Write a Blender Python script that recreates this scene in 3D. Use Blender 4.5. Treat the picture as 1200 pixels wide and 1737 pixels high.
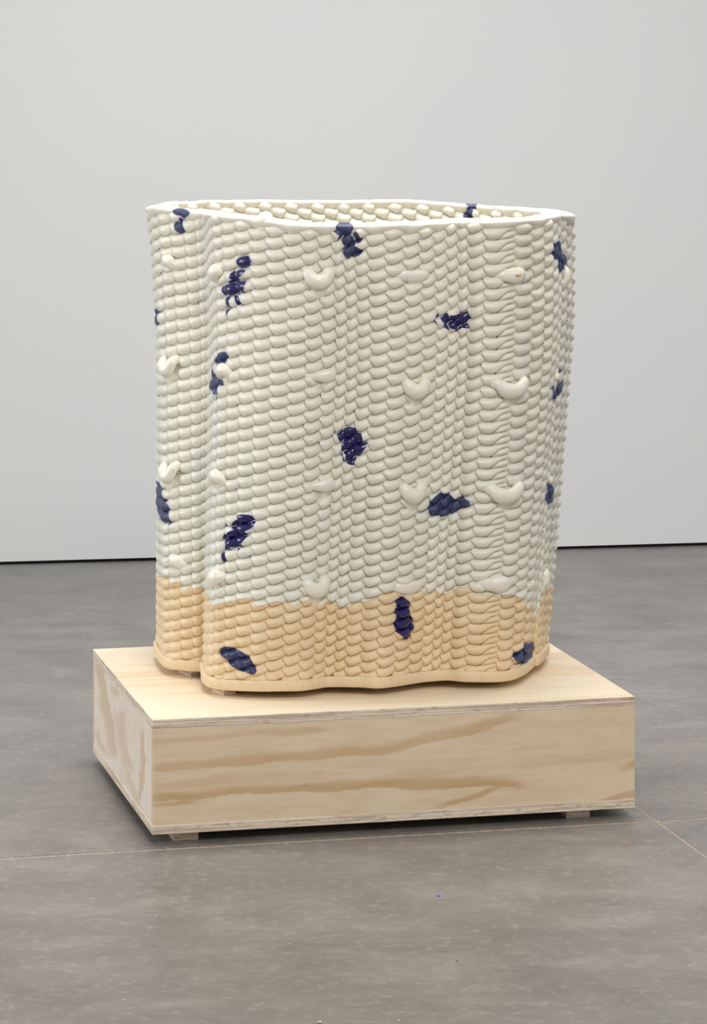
import bpy, bmesh, math, random
import numpy as np
from mathutils import Vector, noise
random.seed(7); rng = np.random.default_rng(11)
C = bpy.context.scene.collection
for o in list(bpy.data.objects): bpy.data.objects.remove(o)

# ------------------------------------------------------------------ camera, light, exposure
F_PX, HOR, CAM_H = 5621.0, 53.4, 1.695          # focal length and horizon in a 1200x1737 frame, eye height
cam_d = bpy.data.cameras.new('camera'); cam = bpy.data.objects.new('camera', cam_d); C.objects.link(cam)
cam.location = (0, 0, CAM_H); cam.rotation_euler = (math.radians(90), 0, 0)
cam_d.sensor_fit = 'HORIZONTAL'; cam_d.sensor_width = 36
cam_d.lens = F_PX*36/1200; cam_d.shift_y = -(868.5-HOR)/1200
cam_d.clip_end = 100
bpy.context.scene.camera = cam
sc = bpy.context.scene
sc.view_settings.view_transform = 'Standard'; sc.view_settings.look = 'None'
sc.view_settings.gamma = 1; sc.view_settings.use_curve_mapping = False
sc.view_settings.exposure = 0.0

w = bpy.data.worlds.new('gallery_air'); sc.world = w; w.use_nodes = True
w.node_tree.nodes['Background'].inputs[0].default_value = (0.93, 0.96, 1.0, 1)
w.node_tree.nodes['Background'].inputs[1].default_value = 0.46
def area(name, loc, target, size, sy, energy, col, spread=180):
    d = bpy.data.lights.new(name, 'AREA'); d.shape = 'RECTANGLE'; d.size = size; d.size_y = sy
    d.energy = energy; d.color = col; d.spread = math.radians(spread)
    o = bpy.data.objects.new(name, d); C.objects.link(o); o.location = loc
    o.rotation_euler = (Vector(target)-Vector(loc)).to_track_quat('-Z', 'Y').to_euler()
    return o
area('ceiling_light', (0.1, 7.85, 4.3), (0.1, 7.7, 0), 2.2, 1.5, 86, (1.0, 0.96, 0.90), 130)
area('wall_washer', (1.2, 7.6, 3.6), (0.6, 10.8, 0.3), 6.0, 0.8, 26, (1.0, 0.99, 0.97))
area('side_light', (-4.2, 7.4, 1.7), (0, 7.0, 0.5), 2.4, 2.2, 27, (0.93, 0.97, 1.0), 100)
area('front_light', (1.0, 2.2, 4.2), (0.0, 7.2, 0.5), 2.2, 1.6, 158, (1.0, 0.97, 0.92))

# ------------------------------------------------------------------ helpers
def proj(P):
    P = np.asarray(P, float)
    return 600+F_PX*P[..., 0]/P[..., 1], HOR+F_PX*(CAM_H-P[..., 2])/P[..., 1]
def smooth(a, b, x):
    t = np.clip((x-a)/(b-a), 0, 1); return t*t*(3-2*t)
def empty(name, loc, label, cat, rz=0, group=None):
    o = bpy.data.objects.new(name, None); C.objects.link(o); o.location = loc; o.rotation_euler = (0, 0, rz)
    o.empty_display_size = 0.1; o['label'] = label; o['category'] = cat
    if group: o['group'] = group
    return o
def mesh_obj(name, V, Fc, mat, parent=None, attrs=None, shade=True, kind=None, label=None, off=None):
    me = bpy.data.meshes.new(name)
    V = np.asarray(V, float)
    if off is not None: V = V-np.asarray(off)
    me.from_pydata(V.tolist(), [], [list(map(int, f)) for f in Fc]); me.update()
    if attrs:
        for k, a in attrs.items():
            at = me.attributes.new(k, 'FLOAT', 'POINT'); at.data.foreach_set('value', np.asarray(a, np.float32))
    if shade: me.polygons.foreach_set('use_smooth', [True]*len(me.polygons))
    me.materials.append(mat)
    o = bpy.data.objects.new(name, me); C.objects.link(o)
    if parent: o.parent = parent
    if kind: o['kind'] = kind
    if label: o['label'] = label
    return o
def bm_obj(name, bm, mat, parent=None, **kw):
    me = bpy.data.meshes.new(name); bm.normal_update(); bm.to_mesh(me); bm.free(); me.materials.append(mat)
    o = bpy.data.objects.new(name, me); C.objects.link(o)
    if parent: o.parent = parent
    for k, v in kw.items(): o[k] = v
    return o
def box_bm(x0, x1, y0, y1, z0, z1, bev=0.0):
    bm = bmesh.new(); bmesh.ops.create_cube(bm, size=1)
    for v in bm.verts:
        v.co = Vector((x0 if v.co.x < 0 else x1, y0 if v.co.y < 0 else y1, z0 if v.co.z < 0 else z1))
    if bev: bmesh.ops.bevel(bm, geom=bm.edges[:], offset=bev, segments=2, affect='EDGES', profile=0.5)
    return bm
def grid_faces(nx, ny):            # nx, ny = number of verts
    return [(j*nx+i, j*nx+i+1, (j+1)*nx+i+1, (j+1)*nx+i) for j in range(ny-1) for i in range(nx-1)]

# ------------------------------------------------------------------ materials
class NT:
    def __init__(s, name):
        s.m = bpy.data.materials.new(name); s.m.use_nodes = True; s.t = s.m.node_tree
        s.b = s.t.nodes['Principled BSDF']
    def n(s, typ, **kw):
        x = s.t.nodes.new(typ)
        for k, v in kw.items():
            if k.startswith('i_'):
                key = k[2:]; key = int(key) if key.isdigit() else key
                if hasattr(v, 'is_output') or isinstance(v, bpy.types.NodeSocket): s.t.links.new(v, x.inputs[key])
                else: x.inputs[key].default_value = v
            else: setattr(x, k, v)
        return x
    def link(s, a, b): s.t.links.new(a, b)
    def attr(s, name): return s.n('ShaderNodeAttribute', attribute_name=name).outputs['Fac']
    def math(s, op, a, b=None, c=None, clamp=False):
        x = s.n('ShaderNodeMath', operation=op, use_clamp=clamp)
        for i, v in enumerate((a, b, c)):
            if v is None: continue
            if isinstance(v, bpy.types.NodeSocket): s.link(v, x.inputs[i])
            else: x.inputs[i].default_value = v
        return x.outputs[0]
    def ramp(s, v, lo, hi, a=0.0, b=1.0):
        x = s.n('ShaderNodeMapRange', interpolation_type='SMOOTHSTEP')
        s.link(v, x.inputs[0]); x.inputs[1].default_value = lo; x.inputs[2].default_value = hi
        x.inputs[3].default_value = a; x.inputs[4].default_value = b
        return x.outputs[0]
    def mix(s, f, a, b, blend='MIX'):
        x = s.n('ShaderNodeMix', data_type='RGBA', blend_type=blend)
        for i, v in ((0, f), (6, a), (7, b)):
            if isinstance(v, bpy.types.NodeSocket): s.link(v, x.inputs[i])
            else: x.inputs[i].default_value = v if i == 0 else (*v, 1)
        return x.outputs[2]
    def coords(s, scale=(1, 1, 1), rot=(0, 0, 0), loc=(0, 0, 0)):
        tc = s.n('ShaderNodeTexCoord'); mp = s.n('ShaderNodeMapping')
        mp.inputs['Scale'].default_value = scale; mp.inputs['Rotation'].default_value = rot; mp.inputs['Location'].default_value = loc
        s.link(tc.outputs['Object'], mp.inputs[0]); return mp.outputs[0]
    def noise(s, vec, scale, detail=3, rough=.5, dist=0.0):
        x = s.n('ShaderNodeTexNoise'); s.link(vec, x.inputs['Vector'])
        x.inputs['Scale'].default_value = scale; x.inputs['Detail'].default_value = detail
        x.inputs['Roughness'].default_value = rough; x.inputs['Distortion'].default_value = dist
        return x.outputs[0]
    def bump(s, h, strength, dist):
        x = s.n('ShaderNodeBump'); s.link(h, x.inputs['Height']); x.inputs['Strength'].default_value = strength
        x.inputs['Distance'].default_value = dist; s.link(x.outputs[0], s.b.inputs['Normal'])
    def set(s, **kw):
        for k, v in kw.items():
            k = {'color': 'Base Color', 'rough': 'Roughness', 'spec': 'Specular IOR Level', 'coat': 'Coat Weight', 'coat_r': 'Coat Roughness'}[k]
            if isinstance(v, bpy.types.NodeSocket): s.link(v, s.b.inputs[k])
            else: s.b.inputs[k].default_value = (*v, 1) if k == 'Base Color' else v
        return s.m
def plain(name, col, rough=.6):
    t = NT(name); return t.set(color=col, rough=rough)

def ceramic_mat():
    t = NT('glazed_ceramic')
    gl, bl, gr, tone, gloss = [t.attr(k) for k in ('glaze', 'blue', 'groove', 'tone', 'gloss')]
    vec = t.coords()
    n1 = t.noise(vec, 14, 3); n2 = t.noise(vec, 90, 3); n3 = t.noise(vec, 260, 2)
    jit = t.math('MULTIPLY', t.math('SUBTRACT', n2, .5), .9)
    # bare clay
    clay = t.mix(t.ramp(n1, .35, .7), (.80, .62, .385), (.84, .665, .435))
    clay = t.mix(t.math('MULTIPLY', t.ramp(n2, .5, .75), .5), clay, (.76, .50, .26))
    clay = t.mix(t.math('MULTIPLY', tone, .22), clay, (.86, .71, .50))
    # cream glaze, greener where it is thick in the grooves and lower down
    sep = t.n('ShaderNodeSeparateXYZ'); t.link(vec, sep.inputs[0])
    low = t.ramp(sep.outputs[2], .95, .25)
    cream = t.mix(low, (.84, .795, .675), (.80, .782, .675))
    cream = t.mix(t.math('MULTIPLY', t.ramp(n1, .4, .75), .35), cream, (.88, .80, .64))
    pool = t.math('MULTIPLY', t.ramp(gr, .45, 1.0), .55)
    cream = t.mix(pool, cream, (.60, .60, .485))
    spot = t.math('MULTIPLY', t.ramp(n2, .70, .78), .45)
    cream = t.mix(spot, cream, (.70, .50, .30))
    g2 = t.math('ADD', gl, jit)
    gmask = t.ramp(g2, -.25, .25)
    col = t.mix(gmask, clay, cream)
    edge = t.math('MULTIPLY', t.ramp(t.math('ABSOLUTE', g2), 1.3, 0.2), .55)
    col = t.mix(edge, col, (.50, .30, .14))
    # cobalt
    b2 = t.math('ADD', bl, t.math('MULTIPLY', t.math('SUBTRACT', n3, .5), .12))
    halo = t.math('MULTIPLY', t.ramp(b2, -.28, -.02), t.ramp(gr, .1, .8, .25, 1.0))
    hcol = t.mix(gmask, (.36, .15, .06), (.34, .31, .55))
    col = t.mix(t.math('MULTIPLY', halo, .62), col, hcol)
    bright = t.mix(t.ramp(n3, .3, .7), (.012, .010, .068), (.026, .020, .125))
    dull = t.mix(t.ramp(n2, .3, .7), (.032, .040, .10), (.055, .068, .155))
    bcol = t.mix(gloss, dull, bright)
    bm_ = t.ramp(b2, -.04, .03)
    col = t.mix(bm_, col, bcol)
    r_clay = .62
    rg = t.n('ShaderNodeMix', data_type='FLOAT'); t.link(gmask, rg.inputs[0]); rg.inputs[2].default_value = .62; rg.inputs[3].default_value = .40
    rb0 = t.n('ShaderNodeMix', data_type='FLOAT'); t.link(gloss, rb0.inputs[0]); rb0.inputs[2].default_value = .5; rb0.inputs[3].default_value = .14
    rb = t.n('ShaderNodeMix', data_type='FLOAT'); t.link(bm_, rb.inputs[0]); t.link(rg.outputs[0], rb.inputs[2]); t.link(rb0.outputs[0], rb.inputs[3])
    t.bump(t.math('ADD', n2, t.math('MULTIPLY', n3, .5)), .12, .002)
    t.b.inputs['Subsurface Weight'].default_value = 0.0
    return t.set(color=col, rough=rb.outputs[0])

def ply_face_mat(name, stretch, light, dark, use_attr, seed=0.0, bands=9.0, amt=.5):
    """stretch: mapping scale: small along the grain, large across it"""
    t = NT(name)
    v = t.coords(scale=stretch, loc=(seed, seed*.7, seed*.3))
    base = t.noise(v, 1.0, 2, .45, .3)
    rings = t.math('SINE', t.math('MULTIPLY', base, bands*6.283))
    fine = t.noise(v, 9.0, 4, .6)
    vf = t.coords(scale=tuple(s*16 for s in stretch)); fib = t.noise(vf, 1.0, 3, .6)
    f = t.math('MULTIPLY', t.ramp(rings, -.2, 1.0), amt)
    if use_attr:
        f = t.math('ADD', t.math('MULTIPLY', f, .35), t.attr('grain'), clamp=True)
    col = t.mix(f, light, dark)
    col = t.mix(t.math('MULTIPLY', t.ramp(fine, .4, .7), .18), col, tuple(c*.8 for c in dark))
    col = t.mix(t.math('MULTIPLY', t.ramp(fib, .55, .8), .16), col, tuple(c*.7 for c in dark))
    t.bump(fib, .08, .0006)
    return t.set(color=col, rough=.5)
def ply_edge_mat():
    t = NT('plywood_edge')
    v = t.coords(scale=(3, 3, 130)); a = t.noise(v, 1.0, 3, .6, .6)
    tc = t.n('ShaderNodeTexCoord'); sep = t.n('ShaderNodeSeparateXYZ'); t.link(tc.outputs['Object'], sep.inputs[0])
    lay = t.math('SINE', t.math('MULTIPLY', sep.outputs[2], 2*math.pi/.0076))
    v2 = t.coords(scale=(28, 28, 160)); b = t.noise(v2, 1.0, 4, .7, .8)
    col = t.mix(t.ramp(lay, -.5, .5), (.74, .61, .46), (.84, .73, .58))
    col = t.mix(t.math('MULTIPLY', t.ramp(a, .44, .62), .7), col, (.46, .35, .26))
    col = t.mix(t.math('MULTIPLY', t.ramp(b, .52, .62), .6), col, (.36, .28, .21))
    v3 = t.coords(scale=(5, 5, 60), loc=(3.1, 0, 0)); c = t.noise(v3, 1.0, 1, .5)
    col = t.mix(t.math('MULTIPLY', t.ramp(c, .72, .78), .8), col, (.12, .05, .025))
    t.bump(b, .3, .001)
    return t.set(color=col, rough=.75)
def floor_mat():
    t = NT('polished_concrete')
    v = t.coords(); big = t.noise(v, .9, 4, .55, .5); v2 = t.coords(scale=(2.6, 3.4, 1), rot=(0, 0, -.231)); med = t.noise(v2, 1.7, 8, .62, .35)
    fine = t.noise(v, 38, 5, .7); v3 = t.coords(scale=(14, 60, 1), rot=(0, 0, -.10)); scr = t.noise(v3, 1.0, 3, .6)
    tc = t.n('ShaderNodeTexCoord'); sep = t.n('ShaderNodeSeparateXYZ'); t.link(tc.outputs['Object'], sep.inputs[0])
    near = t.ramp(sep.outputs[1], 8.6, 5.8)
    col = t.mix(near, (.190, .185, .176), (.195, .166, .143))
    col = t.mix(t.ramp(big, .35, .68), (.165, .150, .138), col)
    col = t.mix(t.math('MULTIPLY', t.ramp(med, .45, .68), .6), col, (.26, .232, .208))
    col = t.mix(t.math('MULTIPLY', t.ramp(med, .49, .32), .55), col, (.122, .112, .102))
    col = t.mix(t.math('MULTIPLY', t.ramp(fine, .5, .72), .38), col, (.40, .37, .33))
    col = t.mix(t.math('MULTIPLY', t.ramp(scr, .57, .70), .45), col, (.13, .13, .135))
    r = t.ramp(big, .3, .7, .30, .44)
    t.bump(t.math('ADD', t.math('MULTIPLY', fine, .6), scr), .10, .0012)
    return t.set(color=col, rough=r)
def wall_mat():
    t = NT('painted_wall'); v = t.coords()
    a = t.noise(v, 1.1, 3); b = t.noise(v, 55, 3, .6); s = t.noise(v, 9, 4, .7)
    col = t.mix(t.ramp(a, .3, .7), (.745, .75, .757), (.765, .765, .76))
    sep = t.n('ShaderNodeSeparateXYZ'); t.link(v, sep.inputs[0])
    sc_ = t.math('MULTIPLY', t.ramp(s, .66, .72), t.ramp(sep.outputs[2], .30, .0))
    col = t.mix(t.math('MULTIPLY', sc_, .25), col, (.45, .45, .45))
    t.bump(b, .12, .002)
    return t.set(color=col, rough=.75)

M_cer = ceramic_mat()
M_pfront = ply_face_mat('pine_plywood_front', (1.3, 8, 9), (.80, .64, .45), (.60, .395, .20), True, 1.0, 5, .35)
M_pside = ply_face_mat('pine_plywood_side', (6, 3, 2.0), (.88, .78, .66), (.70, .53, .37), True, 2.3, 2.2, .5)
M_ptop = ply_face_mat('pine_plywood_top', (.9, 9, 4), (.86, .74, .56), (.78, .60, .39), False, 4.0, 3.5, .62)
M_edge = ply_edge_mat()
M_floor = floor_mat(); M_wall = wall_mat()
t = NT('joint_filler'); vv = t.coords(); nn = t.noise(vv, 160, 3, .7)
M_joint = t.set(color=t.mix(t.ramp(nn, .35, .65), (.25, .20, .16), (.56, .45, .35)), rough=.9)
M_black = plain('black_reveal', (.006, .006, .007), .8)

# ------------------------------------------------------------------ room shell
YAW = .231
def floor_pt(px, py): Z = F_PX*CAM_H/(py-HOR); return ((px-600)/F_PX*Z, Z)
cA, sA = math.cos(YAW), math.sin(YAW)
ax, ay = floor_pt(0, 1456.5)                       # a point of the long seam
bx, by = floor_pt(1078, 1366)                      # a point of the short seam
def to_rot(x, y): return x*cA+y*sA, -x*sA+y*cA     # world -> slab frame
vA = to_rot(ax, ay)[1]; uB = to_rot(bx, by)[0]
base = mesh_obj('floor', [(-9, -3, -.05), (9, -3, -.05), (9, 13.5, -.05), (-9, 13.5, -.05), (-9, -3, -.0009), (9, -3, -.0009), (9, 13.5, -.0009), (-9, 13.5, -.0009)],
                [(0, 3, 2, 1), (4, 5, 6, 7), (0, 1, 5, 4), (1, 2, 6, 5), (2, 3, 7, 6), (3, 0, 4, 7)], M_joint, shade=False, kind='structure')
base['label'] = 'grey polished concrete floor with sandy saw-cut joints'
SL_U, SL_V, g, g2 = 3.6, 4.2, .0026, .0052
for iu in (-2, -1, 0, 1):
    for iv in (-2, -1, 0, 1):
        u0, u1 = uB+iu*SL_U+g, uB+(iu+1)*SL_U-g
        v0, v1 = vA+iv*SL_V+g2, vA+(iv+1)*SL_V-g2
        # subdivided along its edges with slightly chipped arrises
        pts = []
        def edge(p, q, n):
            for k in range(n):
                f = k/n; a = p[0]+(q[0]-p[0])*f; b = p[1]+(q[1]-p[1])*f
                j = .0013*noise.noise(Vector((a*22, b*22, 0))) if 0 < k else 0
                pts.append((a+j, b+j))
        edge((u0, v0), (u1, v0), 90); edge((u1, v0), (u1, v1), 90); edge((u1, v1), (u0, v1), 90); edge((u0, v1), (u0, v0), 90)
        W_ = [(u*cA-v*sA, u*sA+v*cA) for u, v in pts]
        n = len(W_)
        V = [(x, y, 0) for x, y in W_]+[(x, y, -.004) for x, y in W_]
        mesh_obj('concrete_slab', V, [tuple(range(n))]+[(i, i+n, (i+1) % n+n, (i+1) % n) for i in range(n)], M_floor, base, shade=False)

wl, wr = floor_pt(0, 958.6), floor_pt(1200, 925.6)
wd = Vector((wr[0]-wl[0], wr[1]-wl[1], 0)).normalized(); wn = Vector((-wd.y, wd.x, 0))
wp = Vector((*wl, 0))
def wall_box(name, d0, d1, z0, z1, mat, a=-6.5, b=9.0):
    P = [wp+wd*s+wn*d for s, d in ((a, d0), (b, d0), (b, d1), (a, d1))]
    V = [(p.x, p.y, z0) for p in P]+[(p.x, p.y, z1) for p in P]
    return mesh_obj(name, V, [(0, 3, 2, 1), (4, 5, 6, 7), (0, 1, 5, 4), (1, 2, 6, 5), (2, 3, 7, 6), (3, 0, 4, 7)], mat, shade=False, kind='structure')
wall = wall_box('wall_back', 0, .05, .0105, 5.0, M_wall); wall['label'] = 'white painted gallery wall stopping just above the floor'
rv = wall_box('trim_1', .052, .08, 0, 5.0, M_black); rv['label'] = 'black recess behind the foot of the white wall'
lip = wall_box('trim_2', .012, .052, .0, .0100, M_black); lip['label'] = 'black shadow gap under the white wall'

# ------------------------------------------------------------------ plywood plinth
BX, BY, BZ = -.419, 6.899, .022
BW, BD, BH, T = 1.054, .813, .240, .019
plinth = empty('plywood_plinth', (BX, BY, 0), 'low rectangular pine plywood plinth on small blocks carrying the woven vessel', 'plinth', YAW)
def local_world(P):
    P = np.asarray(P, float); return np.stack([BX+P[..., 0]*cA-P[..., 1]*sA, BY+P[..., 0]*sA+P[..., 1]*cA, P[..., 2]], -1)
def panel_grid(name, axis, x0, x1, y0, y1, z0, z1, mat, label=None, bands=()):
    """a board whose outer face carries a fine grid with the 'grain' attribute"""
    nx, ny = 330, 80
    if axis == 'y':
        X, Zz = np.meshgrid(np.linspace(x0, x1, nx), np.linspace(z0, z1, ny)); G = np.stack([X, np.full_like(X, y0), Zz], -1)
        back = [(x0, y1, z0), (x1, y1, z0), (x1, y1, z1), (x0, y1, z1)]
    else:
        Y, Zz = np.meshgrid(np.linspace(y1, y0, nx), np.linspace(z0, z1, ny)); G = np.stack([np.full_like(Y, x0), Y, Zz], -1)
        back = [(x1, y1, z0), (x1, y0, z0), (x1, y0, z1), (x1, y1, z1)]
    G = G.reshape(-1, 3); px, py = proj(local_world(G))
    wob = np.array([noise.noise(Vector((p[0]*11, p[1]*11, p[2]*30)))*5+noise.noise(Vector((p[0]*45, p[1]*45, p[2]*90)))*1.6 for p in G])
    val = np.zeros(len(G))
    for pts, up, dn, st, vertical in bands:
        pts = np.array(pts, float)
        if vertical:
            c = np.interp(py, pts[:, 1], pts[:, 0], left=1e6, right=1e6); d = px+wob-c
            ends = smooth(pts[0, 1]-1, pts[0, 1]+14, py)*(1-smooth(pts[-1, 1]-14, pts[-1, 1]+1, py))
        else:
            c = np.interp(px, pts[:, 0], pts[:, 1], left=pts[0, 1], right=pts[-1, 1]); d = py+wob-c
            ends = smooth(pts[0, 0]-20, pts[0, 0]+20, px)*(1-smooth(pts[-1, 0]-20, pts[-1, 0]+20, px))
        m = np.where(d < 0, 1-smooth(up*.2, up, -d), 1-smooth(dn*.75, dn, d))
        val = np.maximum(val, st*m*ends)
    Fc = grid_faces(nx, ny); n0 = len(G)
    V = np.vstack([G, back])
    c00, c10, c11, c01 = 0, nx-1, nx*ny-1, nx*(ny-1)
    Fc += [(n0+1, n0, n0+3, n0+2)]
    Fc += [tuple(list(range(nx-1, -1, -1))+[n0, n0+1]), tuple([c01+i for i in range(nx)]+[n0+2, n0+3])]
    Fc += [tuple([j*nx for j in range(ny)]+[n0+3, n0]), tuple([j*nx+nx-1 for j in range(ny-1, -1, -1)]+[n0+1, n0+2])]
    return mesh_obj(name, V, Fc, mat, plinth, attrs={'grain': np.concatenate([val, np.zeros(4)])}, shade=False, label=label)
front_b = [([(258, 1257), (350, 1251), (450, 1243), (560, 1237)], 9, 6, .42, False),
           ([(258, 1306), (350, 1299), (450, 1288), (560, 1281), (640, 1274), (700, 1263), (760, 1249), (830, 1230), (875, 1218)], 18, 7, .62, False),
           ([(258, 1356), (330, 1353), (400, 1342), (500, 1340), (600, 1333), (700, 1333), (800, 1328), (845, 1329), (885, 1336)], 17, 6, .85, False),
           ([(750, 1368), (790, 1355), (825, 1343), (850, 1334)], 7, 6, .8, False),
           ([(258, 1366), (300, 1364), (332, 1360)], 5, 4, .8, False),
           ([(880, 1300), (960, 1286), (1078, 1275)], 12, 12, .25, False),
           ([(1015, 1362), (1050, 1352), (1090, 1346)], 8, 7, .7, False),
           ([(1056, 1303), (1070, 1296), (1095, 1290)], 9, 8, .6, False),
           ([(620, 1318), (700, 1316), (780, 1308)], 8, 8, .22, False),
           ([(258, 1335), (400, 1321), (560, 1315)], 10, 8, .30, False)]
side_b = [([(166, 1118), (172, 1150), (180, 1180), (184, 1215), (190, 1250), (196, 1290)], 14, 6, .75, True),
          ([(205, 1200), (206, 1240), (208, 1262), (222, 1310)], 13, 8, .55, True),
          ([(191, 1160), (197, 1178), (203, 1186)], 7, 5, .8, True),
          ([(240, 1235), (243, 1280), (240, 1330), (236, 1365)], 6, 5, .8, True),
          ([(160, 1235), (170, 1265), (190, 1290)], 6, 6, .55, True),
          ([(214, 1300), (222, 1330), (238, 1380)], 7, 6, .5, True)]
z0, z1 = BZ+T-.003, BZ+BH-T+.0
def slab_panel(name, za, zb, top):
    V = []; bm = box_bm(0, BW, 0, BD, za, zb, .0012)
    o = bm_obj(name, bm, M_edge, plinth); o.data.materials.append(M_ptop)
    for p in o.data.polygons:
        if abs(p.normal.z) > .9: p.material_index = 1
    return o
slab_panel('top_panel', BZ+BH-T, BZ+BH, True)
slab_panel('bottom_panel', BZ, BZ+T, False)
panel_grid('front_panel', 'y', .0008, BW-.0008, .0010, T, BZ+T, BZ+BH-T, M_pfront, bands=front_b)
panel_grid('side_panel', 'x', .0010, T, T+.0002, BD-T-.0002, BZ+T, BZ+BH-T, M_pside, bands=side_b)
o = bm_obj('side_panel', box_bm(BW-T, BW-.001, T+.0002, BD-T-.0002, BZ+T, BZ+BH-T, .0006), M_pside, plinth)
o = bm_obj('back_panel', box_bm(.0008, BW-.0008, BD-T, BD-.001, BZ+T, BZ+BH-T, .0006), M_pfront, plinth)
for (x, y) in ((.05, .030), (BW-.145, .030), (.05, BD-.13), (BW-.145, BD-.13)):
    bm_obj('foot_block', box_bm(x, x+.053, y, y+.07, 0, BZ, .0008), M_edge, plinth)

# ------------------------------------------------------------------ the vessel: plan rings
Ttab = [267.5, 272.5, 285, 303, 325, 344, 355, 360, 363, 366, 374, 389, 410, 435, 463, 493, 522, 548, 572, 591, 610, 633, 662, 692, 719, 742.5, 762, 780, 798, 822.5, 874, 903, 923, 938, 947.5, 953, 962, 970]
Btab = [267.5, 278, 292, 309, 329, 343, 347.5, 348.5, 349.5, 355, 367, 383, 402, 427, 453, 482, 509, 533, 552, 570, 589, 615, 642, 670, 695, 717, 735, 750, 768, 794, 845, 870, 887, 898, 906, 913, 921, 929]
NF = len(Ttab); assert len(Btab) == NF
shift = np.interp(Ttab, [267, 300, 362, 435, 740, 780, 822, 872, 940, 970], [-16, -14, -12, -10, -9.5, -4, 0, 0, -2, -1])
Otab = np.array(Ttab)+shift
Z_SLAB0, Z_SLAB1 = BZ+BH+.017, BZ+BH+.039
ys = [(266, 1100), (270, 1112), (278, 1126), (292, 1134), (309, 1136), (329, 1138), (343, 1139), (348.9, 1141), (349, 1150), (350, 1158), (357, 1164), (367, 1167), (392, 1170), (427, 1172), (455, 1173), (506, 1173), (534, 1169), (557, 1165), (589, 1166), (620, 1167), (648, 1169), (685, 1163), (720, 1157), (758, 1155), (794, 1158), (815, 1159), (853, 1157), (870, 1153), (885, 1147), (898, 1138), (906, 1131), (913, 1129), (921, 1121), (926, 1115), (929, 1110)]
yb = np.interp(Btab, [a for a, b in ys], [b for a, b in ys])
yb[6:10] = [1140.5, 1147, 1155, 1162]
ZB = F_PX*(CAM_H-Z_SLAB0)/(yb-HOR)+.006
ztop_t = [(251, 7.66), (258, 7.58), (272, 7.53), (300, 7.49), (335, 7.45), (345, 7.43), (350, 7.38), (362, 7.33), (380, 7.285), (425, 7.205), (470, 7.15), (520, 7.12), (560, 7.13), (600, 7.13), (655, 7.11), (700, 7.13), (745, 7.16), (780, 7.17), (822, 7.15), (872, 7.18), (905, 7.27), (930, 7.34), (942, 7.38), (952, 7.42), (962, 7.5), (969, 7.6)]
ZO = np.interp(Otab, [a for a, b in ztop_t], [b for a, b in ztop_t])
yrim_f = [(251, 349), (272, 347.5), (300, 352), (345, 357), (380, 362), (440, 368), (470, 373), (500, 377), (560, 379), (600, 378), (660, 378), (700, 376.5), (750, 374), (800, 371.5), (850, 371), (900, 368), (930, 364), (950, 361), (969, 361)]
yO = np.interp(Otab, [a for a, b in yrim_f], [b for a, b in yrim_f])
def to_x(px, Z): return (np.asarray(px)-600)/F_PX*np.asarray(Z)
zT, zB = 1.039, .365
front_top = np.stack([to_x(Otab, ZO), ZO, CAM_H-(yO-HOR)*ZO/F_PX], -1)
zt_mean = front_top[:, 2].mean()
fT = (zT-zB)/(zt_mean-zB)
ZT = ZB*(1-fT)+ZO*fT
front_T = np.stack([to_x(Ttab, ZT), ZT], -1); front_B = np.stack([to_x(Btab, ZB), ZB], -1)
def catmull(pts, u, closed):
    pts = np.asarray(pts, float); n = len(pts); u = np.asarray(u, float)
    i = np.floor(u).astype(int); f = (u-i)[..., None]
    g_ = (lambda k: pts[k % n]) if closed else (lambda k: pts[np.clip(k, 0, n-1)])
    a, b, c, d = g_(i-1), g_(i), g_(i+1), g_(i+2)
    return .5*((2*b)+(c-a)*f+(2*a-5*b+4*c-d)*f**2+(3*b-3*c+d-a)*f**3)
NB = 37
def back_ring(p_right, p_left, mids):
    pts = np.vstack([p_right, mids, p_left]); m = len(pts)
    uu = np.linspace(0, m-1, 800); c = catmull(pts, uu, False)
    L = np.concatenate([[0], np.cumsum(np.linalg.norm(np.diff(c[:, :2], axis=0), axis=1))])
    tgt = np.linspace(0, L[-1], NB+2)[1:-1]
    return np.stack([np.interp(tgt, L, c[:, k]) for k in range(c.shape[1])], -1)
def rim_pt(px, Z, y): return [(px-600)/F_PX*Z, Z, CAM_H-(y-HOR)*Z/F_PX]
bt = back_ring(front_top[-1], front_top[0], [rim_pt(955, 7.68, 356), rim_pt(915, 7.75, 353), rim_pt(850, 7.81, 350), rim_pt(800, 7.835, 347), rim_pt(740, 7.85, 342.5), rim_pt(680, 7.86, 340), rim_pt(600, 7.875, 340.5), rim_pt(520, 7.87, 341), rim_pt(450, 7.86, 340), rim_pt(380, 7.84, 341), rim_pt(320, 7.81, 343), rim_pt(275, 7.76, 344)])
bB = back_ring(front_B[-1], front_B[0], [(.438, 7.57), (.415, 7.64), (.30, 7.70), (.20, 7.72), (.1, 7.70), (0, 7.72), (-.12, 7.71), (-.24, 7.68), (-.35, 7.64), (-.41, 7.58)])
bT_ = bB*(1-fT)+bt[:, :2]*fT
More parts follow.
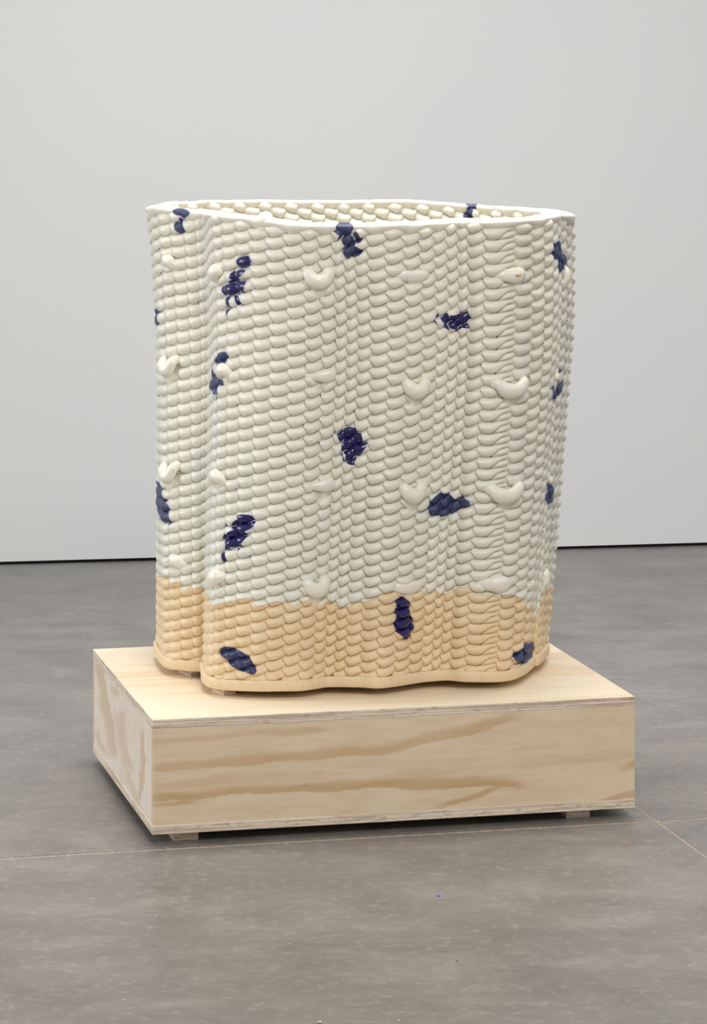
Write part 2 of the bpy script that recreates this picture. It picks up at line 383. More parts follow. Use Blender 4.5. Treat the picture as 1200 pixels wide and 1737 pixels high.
# keep the middle ring's back joined to its silhouettes
k_ = np.linspace(0, 1, NB+2)[1:-1]
eR = front_T[-1]-(front_B[-1]*(1-fT)+front_top[-1, :2]*fT); eL = front_T[0]-(front_B[0]*(1-fT)+front_top[0, :2]*fT)
bT_ = bT_+np.outer((1-k_)**2, eR)+np.outer(k_**2, eL)
R_top = np.vstack([front_top, bt]); R_T = np.vstack([front_T, bT_]); R_B = np.vstack([front_B, bB])
N = len(R_top)
def rim_z(u): return catmull(R_top, u, True)[..., 2]
def plan(u, z):
    """outer surface position before relief, u = column coordinate, z = height"""
    a = catmull(R_B, u, True); b = catmull(R_T, u, True); c = catmull(R_top, u, True)
    zt = c[..., 2]; c = c[..., :2]
    lo = (z-zB)/(zT-zB); hi = (z-zT)/(zt-zT)
    s1 = (b-a)/(zT-zB); s2 = (c-b)/(zt-zT)[..., None]
    dz = z-zT; hw = .10
    # piecewise linear with a soft bend of half-width hw
    k = np.where(dz < -hw, 0, np.where(dz > hw, dz, (dz+hw)**2/(4*hw)))
    xy = b+s1*(dz)[..., None]+(s2-s1)*k[..., None]
    return np.concatenate([xy, z[..., None]], -1)
def frame(u, z):
    u = np.asarray(u, float); z = np.asarray(z, float)
    P = plan(u, z); du = .45
    tu = plan(u+du, z)-plan(u-du, z); tz = plan(u, z+.02)-plan(u, z-.02)
    n = np.cross(tu, tz); n /= np.linalg.norm(n, axis=-1, keepdims=True)
    tu /= np.linalg.norm(tu, axis=-1, keepdims=True)
    return P, n, tu
def surf(u, z, h): P, n, _ = frame(u, z); return P+n*np.asarray(h)[..., None]

# rows: cumulative row coordinate as a function of height
yy = np.linspace(370, 1165, 400); pit = np.interp(yy, [380, 600, 800, 950, 1050, 1150], [20.8, 20.4, 19.9, 19.3, 18.2, 17.6])
vv_ = np.concatenate([[0], np.cumsum(np.diff(yy)/((pit[1:]+pit[:-1])/2))])
zz = CAM_H-(yy-HOR)*7.13/F_PX
def z_of_v(v): return np.interp(v, vv_, zz)+np.where(v < 0, -v*.0265, 0)
V_END = float(np.interp(-(Z_SLAB1+.001), -zz, vv_))
# per-column data: stagger q, tilt r, zigzag amplitude A
px_c = np.array(list(Ttab)+[600]*NB)
front = np.arange(N) < NF-1
q = np.where(front, np.interp(px_c, [270, 385, 435, 480], [.14, .14, .19, .25]), .25)
r = np.where(front, np.interp(px_c, [270, 385, 435, 560, 585, 640, 730, 755, 790, 823, 874, 905, 970], [.18, .19, .23, .27, .31, .18, .32, .38, .24, .12, .08, .38, .32]), .25)
A = np.where(front, np.interp(px_c, [270, 385, 435, 500], [.04, .06, .10, .13]), .12)
iw = 29                                              # the wide crest column with wedge scales
A[iw] = .09; A[iw+1] = .06
phase = np.zeros(N+1)
for i in range(1, N): phase[i] = phase[i-1]-r[i-1]-q[i]
# make the sum of steps whole so the pattern closes on itself
tot = phase[N-1]-r[N-1]-q[0]; corr = round(tot)-tot
for i in range(NF, N): phase[i] += corr*(i-NF+1)/(N-NF+1)
phase[:N] += .62
KR = 60
jR = rng.uniform(-.045, .045, (N+1, KR+4)); jL = rng.uniform(-.045, .045, (N+1, KR+4)); jA = rng.uniform(-.25, .25, (N+1, KR+4))
jR[N] = jR[0]; jL[N] = jL[0]; jA[N] = jA[0]

# ------------------------------------------------------------------ glaze line, cobalt patches, knobs (read off where they sit)
gline = [(260, 978), (285, 977), (290, 990), (303, 988), (312, 1003), (324, 996), (345, 996), (351, 1008), (362, 1027), (377, 1022), (400, 1019), (424, 1015), (430, 1020), (437, 1028), (455, 1023), (468, 1019), (485, 1022), (499, 1029), (512, 1022), (528, 1017), (546, 1026), (560, 1018), (575, 1031), (590, 1031), (605, 1022), (622, 1020), (640, 1012), (660, 1004), (700, 1001), (714, 1001), (722, 1009), (740, 1000), (746, 1008), (760, 1006), (775, 998), (796, 996), (803, 1004), (815, 1009), (845, 1012), (865, 1009), (878, 1013), (890, 1018), (897, 1035), (903, 1015), (908, 1050), (914, 1035), (920, 1012), (929, 1000), (940, 995)]
gx = np.array(gline)[:, 0]; gy = np.array(gline)[:, 1]
# (px, py, rx, ry, angle deg (screen, clockwise), gloss)
patches = [(307, 361, 15, 8, 5, 0), (309, 373, 5, 11, 0, 0),
           (417, 444, 10, 9, -30, 1), (411, 464, 19, 10, -25, 1), (401, 487, 17, 13, -25, 1), (391, 512, 3, 14, 5, 1), (408, 512, 3, 12, -20, 1),
           (585, 386, 15, 10, 5, 0), (591, 407, 13, 13, 20, 0), (607, 400, 6, 10, -20, 0), (602, 427, 12, 8, 0, 0),
           (772, 541, 29, 12, 0, 1), (770, 548, 22, 14, 0, 1), (787, 551, 20, 7, 10, 1),
           (941, 428, 7, 14, -10, 0), (949, 443, 6, 10, 0, 0), (943, 418, 4, 8, 0, 0),
           (267, 530, 5, 11, 0, 0), (376, 619, 6, 14, 20, 0), (368, 645, 7.5, 14, 0, 0),
           (596, 740, 23, 16, 20, 1), (600, 757, 20, 15, -25, 1), (598, 776, 12, 12, 0, 1),
           (943, 655, 4, 15, 15, 0), (272, 838, 6, 14, -20, 0), (281, 868, 7, 16, -25, 0),
           (754, 851, 20, 13, -5, 0), (754, 862, 32, 11, -15, 0),
           (410, 890, 19, 12, -15, 1), (400, 911, 19, 14, -25, 1), (387, 930, 4, 13, 5, 1), (408, 932, 4, 9, 0, 1),
           (679, 1032, 12, 15, -15, 1), (683, 1058, 16, 20, 0, 1), (686, 1072, 9, 12, 0, 1),
           (392, 1108, 17, 11, 15, .3), (408, 1120, 26, 15, 35, .3), (425, 1133, 13, 9, 35, .3),
           (893, 1101, 9, 14, 40, .3), (884, 1112, 17, 14, -20, .3), (800, 360, 9, 12, 0, 0), (929, 828, 3, 9, 0, 0)]
PT = np.array(patches, float)
def blue_field(px, py, cellrand, groove, is_front):
    f = np.full(px.shape, -9.0); gl = np.zeros(px.shape)
    for (cx, cy, rx, ry, an, gs) in patches:
        if cy < 375 and 780 < cx < 820: continue
        if cy < 375 and cx > 330: pass
        a = math.radians(an); dx, dy = px-cx, py-cy
        e = np.sqrt(((dx*math.cos(a)+dy*math.sin(a))/rx)**2+((-dx*math.sin(a)+dy*math.cos(a))/ry)**2)
        v = (1-e)*min(rx, ry)/12
        m = v > f; f = np.where(m, v, f); gl = np.where(m, gs, gl)
    bare = py > 1030
    f = f+np.where(bare, 0, cellrand*.42+groove*.10)
    return np.where(is_front, f, -9), gl
def glaze_field(P):
    px, py = proj(P)
    fr = np.interp(px, gx, gy)-py
    bk = (P[..., 2]-.475)*800
    t_ = smooth(7.42, 7.50, P[..., 1])
    return np.where(P[..., 1] > 7.6, bk, fr*(1-t_*0.0))

def find_uz(px, py):
    uu = np.linspace(0, NF-1, (NF-1)*12+1); zs = CAM_H-(py-HOR)*7.3/F_PX
    Z = np.full(uu.shape, zs)
    for _ in range(4):
        P = plan(uu, Z); Z = CAM_H-(py-HOR)*P[:, 1]/F_PX
    P = plan(uu, Z); p, _ = proj(P); i = np.argmin(np.abs(p-px)); return float(uu[i]), float(Z[i])
knobs = [(287, 446, 'streak'), (369, 462, 'blob'), (541, 470, 'horseshoe'), (700, 469, 'ridge'), (865, 467, 'lens'), (957, 468, 'side'),
         (289, 620, 'horseshoe'), (384, 632, 'arch'), (545, 638, 'pinch'), (705, 656, 'horseshoe'), (866, 655, 'wide'), (943, 640, 'small'),
         (290, 800, 'horseshoe'), (372, 812, 'arch'), (542, 824, 'pinch'), (698, 833, 'horseshoe'), (857, 833, 'wide'), (932, 815, 'small'),
         (300, 955, 'streak'), (369, 980, 'blob'), (534, 993, 'horseshoe'), (691, 997, 'ridge'), (838, 990, 'lens'), (922, 980, 'side')]
knob_uz = [(find_uz(a, b), a, b, k) for a, b, k in knobs]
kp = np.array([(a, b) for a, b, k in knobs], float)
def flat_factor(px, py, is_front):
    f = np.ones(px.shape)
    for (a, b, k) in knobs:
        if k in ('small', 'side'): continue
        wx, top, bot = {'horseshoe': (21, 10, 46), 'wide': (32, 10, 42), 'arch': (14, 8, 34), 'pinch': (20, 6, 36), 'lens': (26, 8, 24), 'ridge': (30, 6, 20), 'blob': (15, 8, 28), 'streak': (16, 7, 16)}[k]
        dx = (px-a)/(wx*np.clip(1-.55*(py-b)/bot, .3, 1)); dy = np.where(py < b, (b-py)/top, (py-b)/bot)
        e = dx**2+dy**2
        f = np.minimum(f, .25+.75*smooth(.35, 1.0, e))
    return np.where(is_front, f, 1)

# ------------------------------------------------------------------ the scales
HMAX = .0112
def prof(t, s, left_lift, right_lift):
    c = .55-.10*s
    tt = np.where(t < c, (c-t)/c, (t-c)/(1-c))
    wf = 1-.24*smooth(.40, 1.0, s)-.12*(1-smooth(0, .25, s))
    tt = np.clip(tt/wf, 0, 1)
    f = (1-tt**2.1)**.72
    e = np.minimum(left_lift+(1-left_lift)*np.sqrt(np.clip(s/.34, 0, 1)), right_lift+(1-right_lift)*(1-smooth(.45, 1.0, s)**1.3))
    return f*e
cells = []
def add_cell(i, k, wedge=False, inside=False, dense=False):
    n_s, n_t = (27, 21) if dense else (11, 9)
    if i == iw and not wedge: n_s = max(n_s, 17)
    s, t = np.meshgrid(np.linspace(0, 1, n_s), np.linspace(0, 1, n_t))
    cs = np.cos(np.pi*(1-s))*.5+.5; s = .45*s+.55*cs
    ct = np.cos(np.pi*(1-t))*.5+.5; t = .35*t+.65*ct
    i2 = (i+1) % N; kk = k+2
    ab = phase[i]
    # left boundary: R(k) -> L -> R(k+1); right boundary: L'(k) -> R' -> L'(k+1)
    A0, A1 = A[i]*(1+jA[i, kk]), A[i2]*(1+jA[i2, kk])
    wl_ = 1.0
    def zig(tt, k0, lo, hi):     # piecewise through (0,lo),(k0,hi),(1,lo)
        z_ = np.where(tt < k0, tt/k0, (1-tt)/(1-k0)); return lo+(hi-lo)*(.5*z_+.5*z_*z_*(3-2*z_))
    ql, qr = max(q[i], .12), max(q[i2], .12)
    xl = zig(t, ql, A0, -A0); xr = zig(t, 1-qr, -A1, A1)
    u = i+xl*(1-s)+(1+xr)*s
    vt = ab+k+jR[i, kk]*(1-s)+jL[i2, kk]*s-r[i]*s
    vb = ab+k+1+jR[i, kk+1]*(1-s)+jL[i2, kk+1]*s-r[i]*s
    sag = (.13*np.sin(np.pi*np.clip(s, 0, 1)**.62)) * (1 if q[i] > .12 else .45)
    vt, vb = vt+sag, vb+sag
    if i == iw:
        cut = smooth(.34, .72, s)*.56*(1-smooth(.93, 1.0, s)*.35)
        if wedge:
            s2 = .46+.56*s; 
            xr2 = zig(t, 1-qr, -A1, A1)
            u = i+s2+ s*xr2*.5
            cut2 = smooth(.34, .72, s2)*.56
            base_v = ab+k+1-r[i]*s2+.13*np.sin(np.pi*np.clip(s2, 0, 1)**.62)
            vt = base_v-cut2; vb = base_v+.02*np.sin(np.pi*s)
        else:
            vb = vb-cut
    v = vt*(1-t)+vb*t
    v_top, v_bot = V_TOP, V_END
    if v.min() > v_bot-.12 or v.max() < v_top+.12: return
    full_ = v.max()-v.min()
    vtc = ab+k-.5*r[i]
    if vtc < v_top and vtc+1-v_top < .80: return
    v = np.clip(v, v_top, v_bot)
    if (v.max()-v.min()) < .25: return
    zn = z_of_v(v)
    zr = rim_z(u)
    # rows follow the rim near the top, relax towards the base
    zref = 1.283; wgt = smooth(.75, 1.25, zn)
    z = zn+(zr-zref)*wgt
    sp = np.clip((v.max(0)-v.min(0)), .05, 1.2)[None, :]
    ll, rl = (.55, .34) if q[i] > .20 else (.48, .36)
    if wedge: ll, rl = (.1, .5)
    hv = HMAX*rng.uniform(.86, 1.12)
    h = hv*prof(t, s, ll, rl)*np.clip(sp, .3, 1)**.5
    if wedge: h *= .8
    narrow = 1.0
    if front[i]:
        wpx = (px_c[i+1]-px_c[i]) if i+1 < NF else 20
        narrow = np.clip(wpx/15, .45, 1)
    h = h*narrow
    bump = 1.0
    P0, nrm, tu = frame(u, z)
    px, py = proj(P0); isf = (nrm[..., 1] < .25) & (not inside)
    h = h*flat_factor(px, py, isf)
    if inside:
        P = P0-nrm*(WALL+h[..., None]); skirt = P0-nrm*(WALL-.010)
    else:
        P = P0+nrm*h[..., None]; skirt = P0-nrm*.010
    groove = 1-np.clip(h/(hv+1e-6), 0, 1)
    cr = rng.uniform(-1, 1); gf0 = glaze_field(P)
    bl, gs = blue_field(px, py, cr, groove, isf)
    lip_ = np.maximum(1-smooth(.0, .10, t), .8*(1-smooth(.0, .07, s)))
    bl = bl-np.where((gf0 > 2) & (gs > .5), .75*lip_, 0)
    if inside:
        bl = np.where((np.abs(px-800) < 10) & (P[..., 1] > 7.7) & (py < 378), .3, -9)
    gf = glaze_field(P)+rng.uniform(-1.5, 1.5)+groove*1.0
    if inside: gf = gf*0+20
    # mesh
    nx, ny = n_s, n_t; idx = np.arange(nx*ny).reshape(ny, nx)
    ring = np.concatenate([idx[0, :-1], idx[:-1, -1], idx[-1, :0:-1], idx[:0:-1, 0]])
    # rounded shoulder: first skirt ring just inside, second deep
    V = np.vstack([P.reshape(-1, 3), skirt.reshape(-1, 3)[ring]])
    Fq = np.stack([idx[:-1, :-1], idx[1:, :-1], idx[1:, 1:], idx[:-1, 1:]], -1).reshape(-1, 4)
    m = len(ring); a = ring; b = np.roll(ring, -1); c = nx*ny+np.arange(m); d = np.roll(c, -1)
    Fs = np.stack([a, b, d, c], -1)
    Fa = np.vstack([Fq, Fs])
    if inside: Fa = Fa[:, ::-1]
    def ext(x, extra=None): x = x.reshape(-1); return np.concatenate([x, x[ring] if extra is None else np.full(m, extra)])
    area_px = 0
    if not inside and isf.mean() > .6:
        w_ = px[:, -1]-px[:, 0]; area_px = float(np.clip(w_.mean(), 0, None)*(py[-1]-py[0]).mean())
    cells.append(dict(V=V, F=Fa, glaze=ext(gf), blue=ext(bl), groove=ext(groove, 1.0), gloss=ext(gs), tone=np.full(len(V), rng.uniform(0, 1)), area=area_px,
                      px=float(px.mean()), py=float(py.mean()), inside=inside))
WALL = .030
V_TOP = .45
cxy = [(p[0], p[1], max(p[2], p[3])) for p in patches]
def needs_dense(i, k):
    if i >= NF-1: return False
    vmid = phase[i]+k+.5-r[i]*.5
    if not (0 < vmid < V_END+1): return False
    z = z_of_v(np.array([vmid])); P = plan(np.array([i+.5]), z); a, b = proj(P); a, b = a[0], b[0]
    if abs(np.interp(a, gx, gy)-b) < 26: return True
    return any(abs(a-c[0]) < c[2]+20 and abs(b-c[1]) < c[2]+16 for c in cxy)
kmin = {}
for i in range(N):
    k0 = int(math.floor(-phase[i]))-2
    kmin[i] = k0
for i in range(N):
    off = -math.floor(phase[i]); phase[i] += off        # keep phases in 0..1 so that k counts rows from the rim
# neighbouring columns share interface jitter by absolute row, so drop it where the phase wraps
jR *= .9; jL *= .0
jR[:, :] = rng.uniform(-.02, .02, jR.shape)
for i in range(N):
    for k in range(-2, int(V_END)+3):
        d = needs_dense(i, k)
        add_cell(i, k, dense=d)
        if i == iw: add_cell(i, k, wedge=True, dense=d)
n_outer = len(cells)
for i in range(NF-2, N):
    for k in range(-2, 8): add_cell(i, k, inside=True)
for i in range(0, NF-2):
    for k in range(-2, 5): add_cell(i, k, inside=True)

VO = np.array([0.02, 7.40, Z_SLAB0])
vessel = empty('woven_ceramic_vessel', VO, 'tall cream glazed ceramic vessel of woven-looking scales with cobalt patches on the plywood plinth', 'vase')
order = sorted(range(n_outer), key=lambda c: -cells[c]['area'])
single = set(order[:300])
AT = ('glaze', 'blue', 'groove', 'gloss', 'tone')
for c in order[:300]:
    ce = cells[c]; cen = ce['V'].mean(0)
    o = mesh_obj('clay_scale', ce['V'], ce['F'], M_cer, vessel, attrs={k: ce[k] for k in AT}, off=VO)
def joined(name, idxs, label):
    Vs, Fs, at, n = [], [], {k: [] for k in AT}, 0
    for c in idxs:
        ce = cells[c]; Vs.append(ce['V']); Fs.append(ce['F']+n); n += len(ce['V'])
        for k in AT: at[k].append(ce[k])
    return mesh_obj(name, np.vstack(Vs), np.vstack(Fs), M_cer, vessel, attrs={k: np.concatenate(v) for k, v in at.items()}, kind='stuff', off=VO, label=label)
joined('clay_scales', [c for c in range(n_outer) if c not in single], 'smaller scales towards the folds and round the back')
joined('inner_scales', range(n_outer, len(cells)), 'cream scales lining the inside under the rim')

# body wall behind the scales
us = np.linspace(0, N, N*3, endpoint=False); nz = 24
def ring_pts(z_fun, h): z = z_fun(us); return surf(us, z, np.full(us.shape, h))
rings = []
for kz in range(nz+1):
    f = kz/nz; rings.append(surf(us, Z_SLAB1-.004+(rim_z(us)-.014-(Z_SLAB1-.004))*f, np.full(us.shape, -.0035)))
for kz in range(nz, -1, -1):
    f = kz/nz; rings.append(surf(us, Z_SLAB1-.004+(rim_z(us)-.014-(Z_SLAB1-.004))*f, np.full(us.shape, -WALL+.0035)))
m = len(us); V = np.vstack(rings); Fc = []
for a in range(len(rings)):
    b = (a+1) % len(rings)
    for i in range(m): Fc.append((a*m+i, a*m+(i+1) % m, b*m+(i+1) % m, b*m+i))
gfv = glaze_field(V); 
nv = len(V)
mesh_obj('body_wall', V, Fc, M_cer, vessel, attrs={'glaze': np.where(np.arange(nv) < nv//2, gfv, 20), 'blue': np.full(nv, -9), 'groove': np.ones(nv), 'gloss': np.zeros(nv), 'tone': np.zeros(nv)}, off=VO)

# rim roll, scalloped underneath between the scales of the first row
us2 = np.linspace(0, N, N*10, endpoint=False); m = len(us2); KS = 20
def peak(u):          # 1 where a scale of the first row reaches up to the rim
    i = np.floor(u).astype(int) % N; f = u-np.floor(u)
    ph = phase[i % N]-.5*r[i % N]
    up = (ph-V_TOP) % 1.0                     # distance of the first groove below the rim line
    full = np.where(up > .5, 1.0, 0.0)
    return full, f
ful, fr = peak(us2)
sc_ = np.zeros(m)
ph_first = np.array([((phase[i]-.5*r[i]-V_TOP) % 1.0) for i in range(N)])
drop_c = np.where(ph_first < .80, ph_first/.6, 0)    # short remnants vanish under the roll
cu = np.arange(N)+.5
drop = np.interp(us2, np.concatenate([[cu[-1]-N], cu, [cu[0]+N]]), np.concatenate([[drop_c[-1]], drop_c, [drop_c[0]]]))
lump = np.array([noise.noise(Vector((u*.55, 3.3, 0))) for u in us2])*.0022+np.array([noise.noise(Vector((u*1.6, 1.3, 0))) for u in us2])*.0010
P, nrm, _ = frame(us2, rim_z(us2)-.01)
P[:, 2] = rim_z(us2)+lump
V = []
for k in range(KS):
    a = 2*math.pi*k/KS; co, si = math.cos(a), math.sin(a)
    ro = WALL/2+.0060+.0060*drop
    out = -WALL/2+ro*np.sign(co)*abs(co)**.85
    hgt = np.where(si > 0, si*.0085, si*(.0055+.0155*drop))
    V.append(P+nrm*np.broadcast_to(out, (m,))[:, None]+np.stack([0*hgt, 0*hgt, hgt-.0085], -1))
V = np.stack(V, 1).reshape(-1, 3)
Fc = [(i*KS+k, ((i+1) % m)*KS+k, ((i+1) % m)*KS+(k+1) % KS, i*KS+(k+1) % KS) for i in range(m) for k in range(KS)]
px, py = proj(V)
inner_side = np.repeat(us2, KS) > NF-1
blr, gsr = blue_field(px, py, np.zeros(len(V)), np.zeros(len(V)), ~inner_side)
blr = np.where(inner_side & (np.abs(px-800) < 10+2*np.sin(py)), .3, blr)
mesh_obj('rim_roll', V, Fc, M_cer, vessel, attrs={'glaze': np.full(len(V), 20), 'blue': blr, 'groove': np.zeros(len(V)), 'gloss': gsr, 'tone': np.zeros(len(V))}, off=VO)

# foot slab under the scales
us3 = np.linspace(0, N, N*6, endpoint=False); m = len(us3)
secs = [(-.040, Z_SLAB1-.001), (.002, Z_SLAB1+.0015), (.0085, Z_SLAB1+.001), (.0095, Z_SLAB1-.0015), (.0090, Z_SLAB0+.002), (.0070, Z_SLAB0), (-.040, Z_SLAB0)]
zw = np.array([noise.noise(Vector((u*.3, 7, 0))) for u in us3])*.0015
V = np.vstack([surf(us3, np.full(m, .31), np.full(m, h+.0008*math.sin(3*h)))*[1, 1, 0]+np.stack([0*zw, 0*zw, z+zw], -1) for h, z in secs])
Fc = [(a*m+i, a*m+(i+1) % m, (a+1)*m+(i+1) % m, (a+1)*m+i) for a in range(6) for i in range(m)]
Fc = [f[::-1] for f in Fc]
nv = len(V)
ci = list(range(6*m, 7*m)); ct_ = list(range(0, m)); Fc += [tuple(ci), tuple(ct_[::-1])]
mesh_obj('foot_slab', V, Fc, M_cer, vessel, attrs={'glaze': np.full(nv, -20), 'blue': np.full(nv, -9), 'groove': np.zeros(nv), 'gloss': np.zeros(nv), 'tone': np.full(nv, .6)}, off=VO, label='bare tan clay slab foot')

# knobs: thick folded lumps of glazed clay
def tube(path, rad, squash=1.0, seg=14, sub=6):
    path = np.array(path, float); rad = np.array(rad, float); n = len(path)
    uu = np.linspace(0, n-1, (n-1)*sub+1); c = catmull(path, uu, False); rr = np.interp(uu, np.arange(n), rad)
    d = np.gradient(c, axis=0); d /= np.linalg.norm(d, axis=1, keepdims=True)
    V = []; 
    for k in range(len(c)):
        a = np.cross(d[k], [0, 0, 1.0]); a /= np.linalg.norm(a)+1e-9; b = np.cross(a, d[k])
        for j in range(seg):
            th = 2*math.pi*j/seg; V.append(c[k]+a*rr[k]*math.cos(th)+b*rr[k]*math.sin(th)*squash)
    n1 = len(c); Fc = [(k*seg+j, k*seg+(j+1) % seg, (k+1)*seg+(j+1) % seg, (k+1)*seg+j) for k in range(n1-1) for j in range(seg)]
    V.append(c[0]-d[0]*rr[0]*.6); V.append(c[-1]+d[-1]*rr[-1]*.6); e = len(V)
    Fc += [((j+1) % seg, j, e-2) for j in range(seg)]+[((n1-1)*seg+j, (n1-1)*seg+(j+1) % seg, e-1) for j in range(seg)]
    return np.array(V), Fc
shapes = {   # local millimetres: right, up, out
 'horseshoe': [([(-26, 15, -8), (-22, 7, 6), (-14, -4, 13), (0, -9, 17), (13, -4, 14), (20, 9, 10), (23, 19, -7)], [10, 14, 16, 17, 16, 14, 10], .9),
               ([(0, -18, 5), (0, -34, 2), (-1, -54, -5)], [22, 15, 5], .45)],
 'wide': [([(-44, 8, -6), (-34, 6, 4), (-18, -5, 12), (0, -9, 16), (18, -5, 15), (33, 6, 9), (42, 13, -5)], [9, 14, 17, 17, 16, 14, 9], .9),
          ([(2, -18, 5), (3, -32, 0), (5, -48, -6)], [24, 17, 6], .38)],
 'lens': [([(-38, 0, -5), (-22, 1, 4), (0, 0, 9), (20, 1, 9), (36, 2, -1)], [5, 13, 18, 18, 9], .75), ([(14, -14, 2), (10, -28, -5)], [20, 8], .4)],
 'ridge': [([(-42, 4, -3), (-24, 3, 4), (0, 1, 7), (24, 2, 6), (40, -4, -3)], [6, 13, 14, 13, 6], .75), ([(-8, -12, 2), (14, -16, 1), (26, -18, -4)], [8, 10, 4], .5)],
 'pinch': [([(-36, 3, -4), (-18, 0, 3), (6, 1, 9), (22, 3, 8), (30, 4, -3)], [4, 9, 15, 15, 7], .8), ([(16, -8, 3), (10, -24, 0), (4, -36, -5)], [12, 9, 3], .5)],
 'arch': [([(-18, -10, -4), (-12, 1, 10), (0, 6, 14), (14, 2, 10), (22, -14, -3)], [12, 15, 15, 13, 9], .9), ([(2, -14, 2), (4, -38, -5)], [13, 5], .4)],
 'blob': [([(-14, -4, -2), (-4, -3, 10), (10, 3, 12), (24, 5, -3)], [12, 19, 17, 9], .9), ([(0, -14, 2), (-2, -36, -5)], [14, 5], .4)],
 'streak': [([(-22, 2, -4), (-8, 6, 7), (8, 4, 9), (20, -3, 6), (30, -14, -3)], [9, 14, 14, 12, 6], .8), ([(0, -10, 0), (10, -22, -5)], [12, 6], .4)],
 'side': [([(0, 22, -4), (0, 8, 7), (0, -8, 8), (0, -22, -4)], [8, 15, 15, 8], .8)],
 'small': [([(-6, 6, -3), (0, 2, 6), (6, -8, -3)], [6, 10, 6], .8)]}
for (u0, z0_), px0, py0, kind in knob_uz:
    parts_ = shapes[kind]; VV = []; FF = []; base_n = 0
    P, nrm, tu = frame(np.array([u0]), np.array([z0_])); P, nrm, tu = P[0], nrm[0], tu[0]
    up = np.cross(nrm, tu); up = up if up[2] > 0 else -up
    sc3 = 1.0
    for path, rad, sq in parts_:
        v_, f_ = tube(path, rad, sq)
        v_ = v_*.001*sc3
        v_ += np.array([[noise.noise(Vector((p[0]*60+u0, p[1]*60, p[2]*60)))*.0014]*3 for p in v_])
        W_ = P+v_[:, :1]*tu+v_[:, 1:2]*up+(v_[:, 2:3]*.86-.0012)*nrm
        VV.append(W_); FF += [tuple(i+base_n for i in f) for f in f_]; base_n += len(v_)
    VV = np.vstack(VV); n = len(VV); px, py = proj(VV)
    bl = np.full(n, -9.0); gs = np.zeros(n)
    if kind == 'arch' and py0 < 700: bl = np.clip((379-px)/12, -1, .4)-np.clip((py-648)/10, 0, 2)
    o = mesh_obj('knob', VV, FF, M_cer, vessel, attrs={'glaze': np.full(n, 20), 'blue': bl, 'groove': np.full(n, .0), 'gloss': gs, 'tone': np.zeros(n)}, off=VO)
    rm = o.modifiers.new('fuse', 'REMESH'); rm.mode = 'VOXEL'; rm.voxel_size = .0022; rm.use_smooth_shade = True
    sm = o.modifiers.new('soften', 'SMOOTH'); sm.factor = .6; sm.iterations = 4
    at = None
M_knob = NT('knob_glaze')
_v = M_knob.coords(); _n = M_knob.noise(_v, 30, 3); _n2 = M_knob.noise(_v, 90, 2)
_c = M_knob.mix(M_knob.ramp(_n, .35, .7), (.86, .815, .70), (.885, .83, .70)); _c = M_knob.mix(M_knob.math('MULTIPLY', M_knob.ramp(_n2, .68, .78), .5), _c, (.70, .52, .33))
M_knob.bump(_n2, .1, .001)
M_knob = M_knob.set(color=_c, rough=.3)
for o in vessel.children:
    if o.name.startswith('knob'): o.data.materials[0] = M_knob
# rim knob at the left of the front rim
(u0, z0_) = find_uz(446, 380)
P, nrm, tu = frame(np.array([u0]), rim_z(np.array([u0]))-.01); P, nrm, tu = P[0], nrm[0], tu[0]
for pth, rad in (([(-22, 0, -8), (-8, 2, -2), (8, 2, -2), (20, 0, -8)], [9, 15, 15, 9]), ([(-10, 13, -10), (0, 14, -9), (10, 13, -10)], [8, 10, 8])):
    pass
v1, f1 = tube([(-24, 4, -10), (-10, 2, -2), (8, 2, -2), (22, 2, -10)], [8, 15, 15, 9], .9)
v2, f2 = tube([(-12, 14, -12), (0, 15, -10), (12, 14, -12)], [7, 9, 7], .9)
v3, f3 = tube([(-22, -18, -4), (-2, -14, 2), (16, -6, -4)], [7, 11, 7], .6)
VV = np.vstack([v1, v2, v3])*.001; FF = f1+[tuple(i+len(v1) for i in f) for f in f2]+[tuple(i+len(v1)+len(v2) for i in f) for f in f3]
W_ = P+VV[:, :1]*tu+VV[:, 1:2]*np.array([0, 0, 1.])+VV[:, 2:3]*nrm
o = mesh_obj('knob', W_, FF, M_knob, vessel, off=VO, label='lump of clay on the rim')
rm = o.modifiers.new('fuse', 'REMESH'); rm.mode = 'VOXEL'; rm.voxel_size = .0022; rm.use_smooth_shade = True
sm = o.modifiers.new('soften', 'SMOOTH'); sm.factor = .6; sm.iterations = 4
# rust spot where the lens knob was broken open
(u0, z0_) = find_uz(871, 466)
P, nrm, tu = frame(np.array([u0]), np.array([z0_])); P, nrm, tu = P[0], nrm[0], tu[0]
bm = bmesh.new(); bmesh.ops.create_icosphere(bm, subdivisions=3, radius=1)
for v in bm.verts:
    c = P+nrm*(.0172+v.co.z*.0034)+tu*v.co.x*.0095*(1+.2*noise.noise(v.co*2))+np.array([0, 0, 1.])*v.co.y*.0028*(1+.5*noise.noise(v.co*3)); v.co = Vector(c-VO)
bm_obj('bare_spot', bm, plain('bare_orange_clay', (.62, .33, .15), .7), vessel, label='small orange bare spot on a knob')

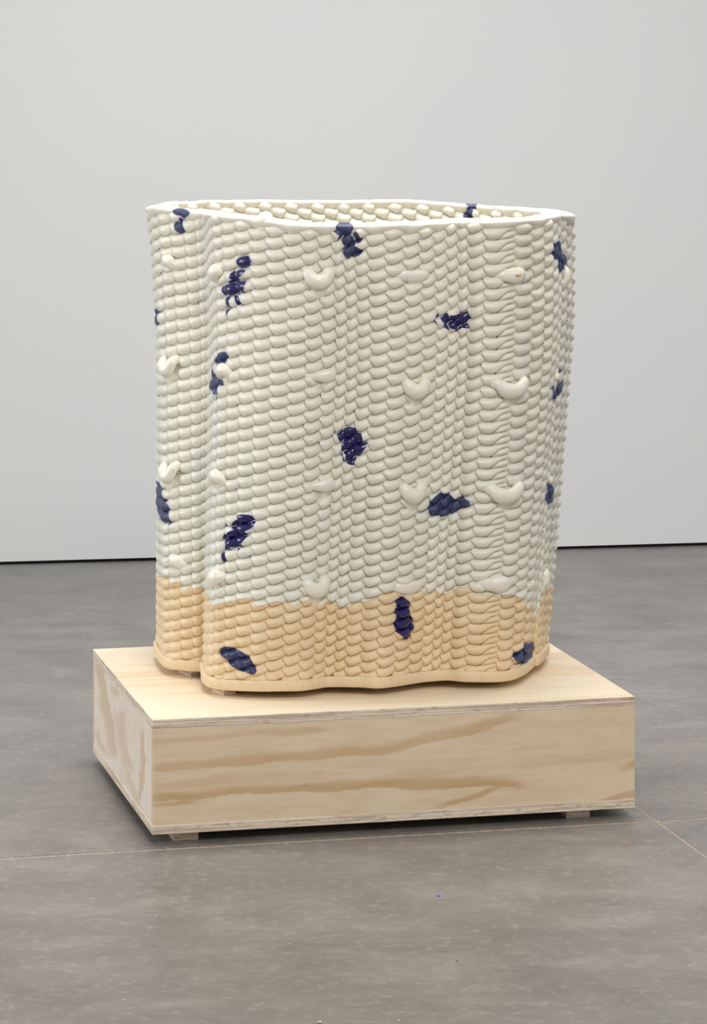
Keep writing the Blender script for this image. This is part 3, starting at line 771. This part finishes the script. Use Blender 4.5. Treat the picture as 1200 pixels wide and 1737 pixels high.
# pinholes between scales
VV, FF, b0 = [], [], 0
for i in range(0, NF-2):
    for k in range(1, 36):
        if rng.random() > .12: continue
        if i in (6, 7, 8): continue
        u = i+1-.12; v = phase[i]+k+1-r[i]*.95+.0
        if i == iw: u = i+.42; v = phase[i]+k+1.06-r[i]*.42
        z = z_of_v(np.array([v])); z = z+(rim_z(np.array([u]))-1.283)*smooth(.75, 1.25, z)
        P, nrm, tu = frame(np.array([u]), z); P, nrm = P[0]+nrm[0]*.0052, nrm[0]
        px, py = proj(P)
        if py > 1000: continue
        rr = rng.uniform(.0009, .0019)
        v_ = np.array([(1, 0, 0), (-1, 0, 0), (0, 1, 0), (0, -1, 0), (0, 0, 1), (0, 0, -1)])*rr
        VV.append(P+v_); FF += [tuple(b0+j for j in f) for f in ((0, 2, 4), (2, 1, 4), (1, 3, 4), (3, 0, 4), (2, 0, 5), (1, 2, 5), (3, 1, 5), (0, 3, 5))]; b0 += 6
mesh_obj('pinholes', np.vstack(VV), FF, plain('pinhole_dark', (.03, .025, .02), .9), vessel, kind='stuff', off=VO)

# ------------------------------------------------------------------ shims under the vessel
t = NT('printed_card'); v = t.coords(scale=(1, 1, 1)); n = t.noise(v, 220, 1)
M_card = t.set(color=t.mix(t.math('MULTIPLY', t.ramp(n, .62, .66), .5), (.80, .68, .58), (.25, .22, .21)), rough=.6)
M_shim = plain('grey_plastic', (.45, .44, .42), .5)
ZT_ = BZ+BH
def shim(name, px, py, dx, dy, rz, label, mat):
    Z = F_PX*(CAM_H-ZT_)/(py-HOR); x = (px-600)/F_PX*Z
    e = empty(name, (x, Z, ZT_), label, 'shim', rz)
    for k in range(3):
        bm = box_bm(-dx/2+.002*k, dx/2-.001*k, 0.0015*k, dy, .0056*k, .0056*k+.0050, .0004)
        bm_obj('layer', bm, mat, e)
    return e
shim('folded_card_shim', 390, 1178, .030, .05, .55, 'folded printed card wedged under the front left lobe of the vessel', M_card)
shim('folded_card_shim', 334, 1147, .03, .06, .5, 'folded printed card under the left lobe of the vessel, behind the front lobe', M_card)
shim('flat_grey_shim', 800, 1152, .05, .05, .1, 'flat grey shim in the shadow under the right front of the vessel', M_shim)
shim('flat_grey_shim', 620, 1105, .05, .05, .1, 'flat grey shim under the hidden back of the vessel', M_shim)

# ------------------------------------------------------------------ flecks on the floor
def fleck(name, px, py, size, col, label):
    x, y = floor_pt(px, py); bm = bmesh.new(); bmesh.ops.create_icosphere(bm, subdivisions=1, radius=1)
    for v in bm.verts:
        s_ = 1+.45*noise.noise(v.co*2+Vector((px, 0, 0)))
        v.co = Vector((v.co.x*size*s_, v.co.y*size*1.3*s_, max(v.co.z, -.5)*size*.45+size*.225))
    o = bm_obj(name, bm, plain(name+'_paint', col, .5)); o.location = (x, y, 0); o['label'] = label; o['category'] = 'debris'
    return o
fleck('blue_chip', 744, 1520, .0038, (.03, .10, .62), 'tiny bright blue chip on the concrete in front of the plinth')
fleck('dark_crumb', 775, 1630, .0020, (.02, .02, .02), 'tiny black crumb on the concrete below the blue chip')
fleck('pink_chip', 543, 1735, .0045, (.70, .42, .50), 'pale pink chip at the bottom edge of the photo')
fleck('pink_chip', 677, 1732, .0026, (.60, .45, .52), 'smaller pinkish crumb right of the pale pink chip')
fleck('pale_crumb', 210, 1697, .0024, (.65, .58, .40), 'tiny straw coloured crumb on the floor at lower left')
fleck('pale_crumb', 833, 1623, .0020, (.60, .52, .40), 'tiny pale crumb right of the black crumb')
fleck('white_crumb', 492, 1601, .0016, (.75, .73, .68), 'tiny white crumb on the floor left of the blue chip')
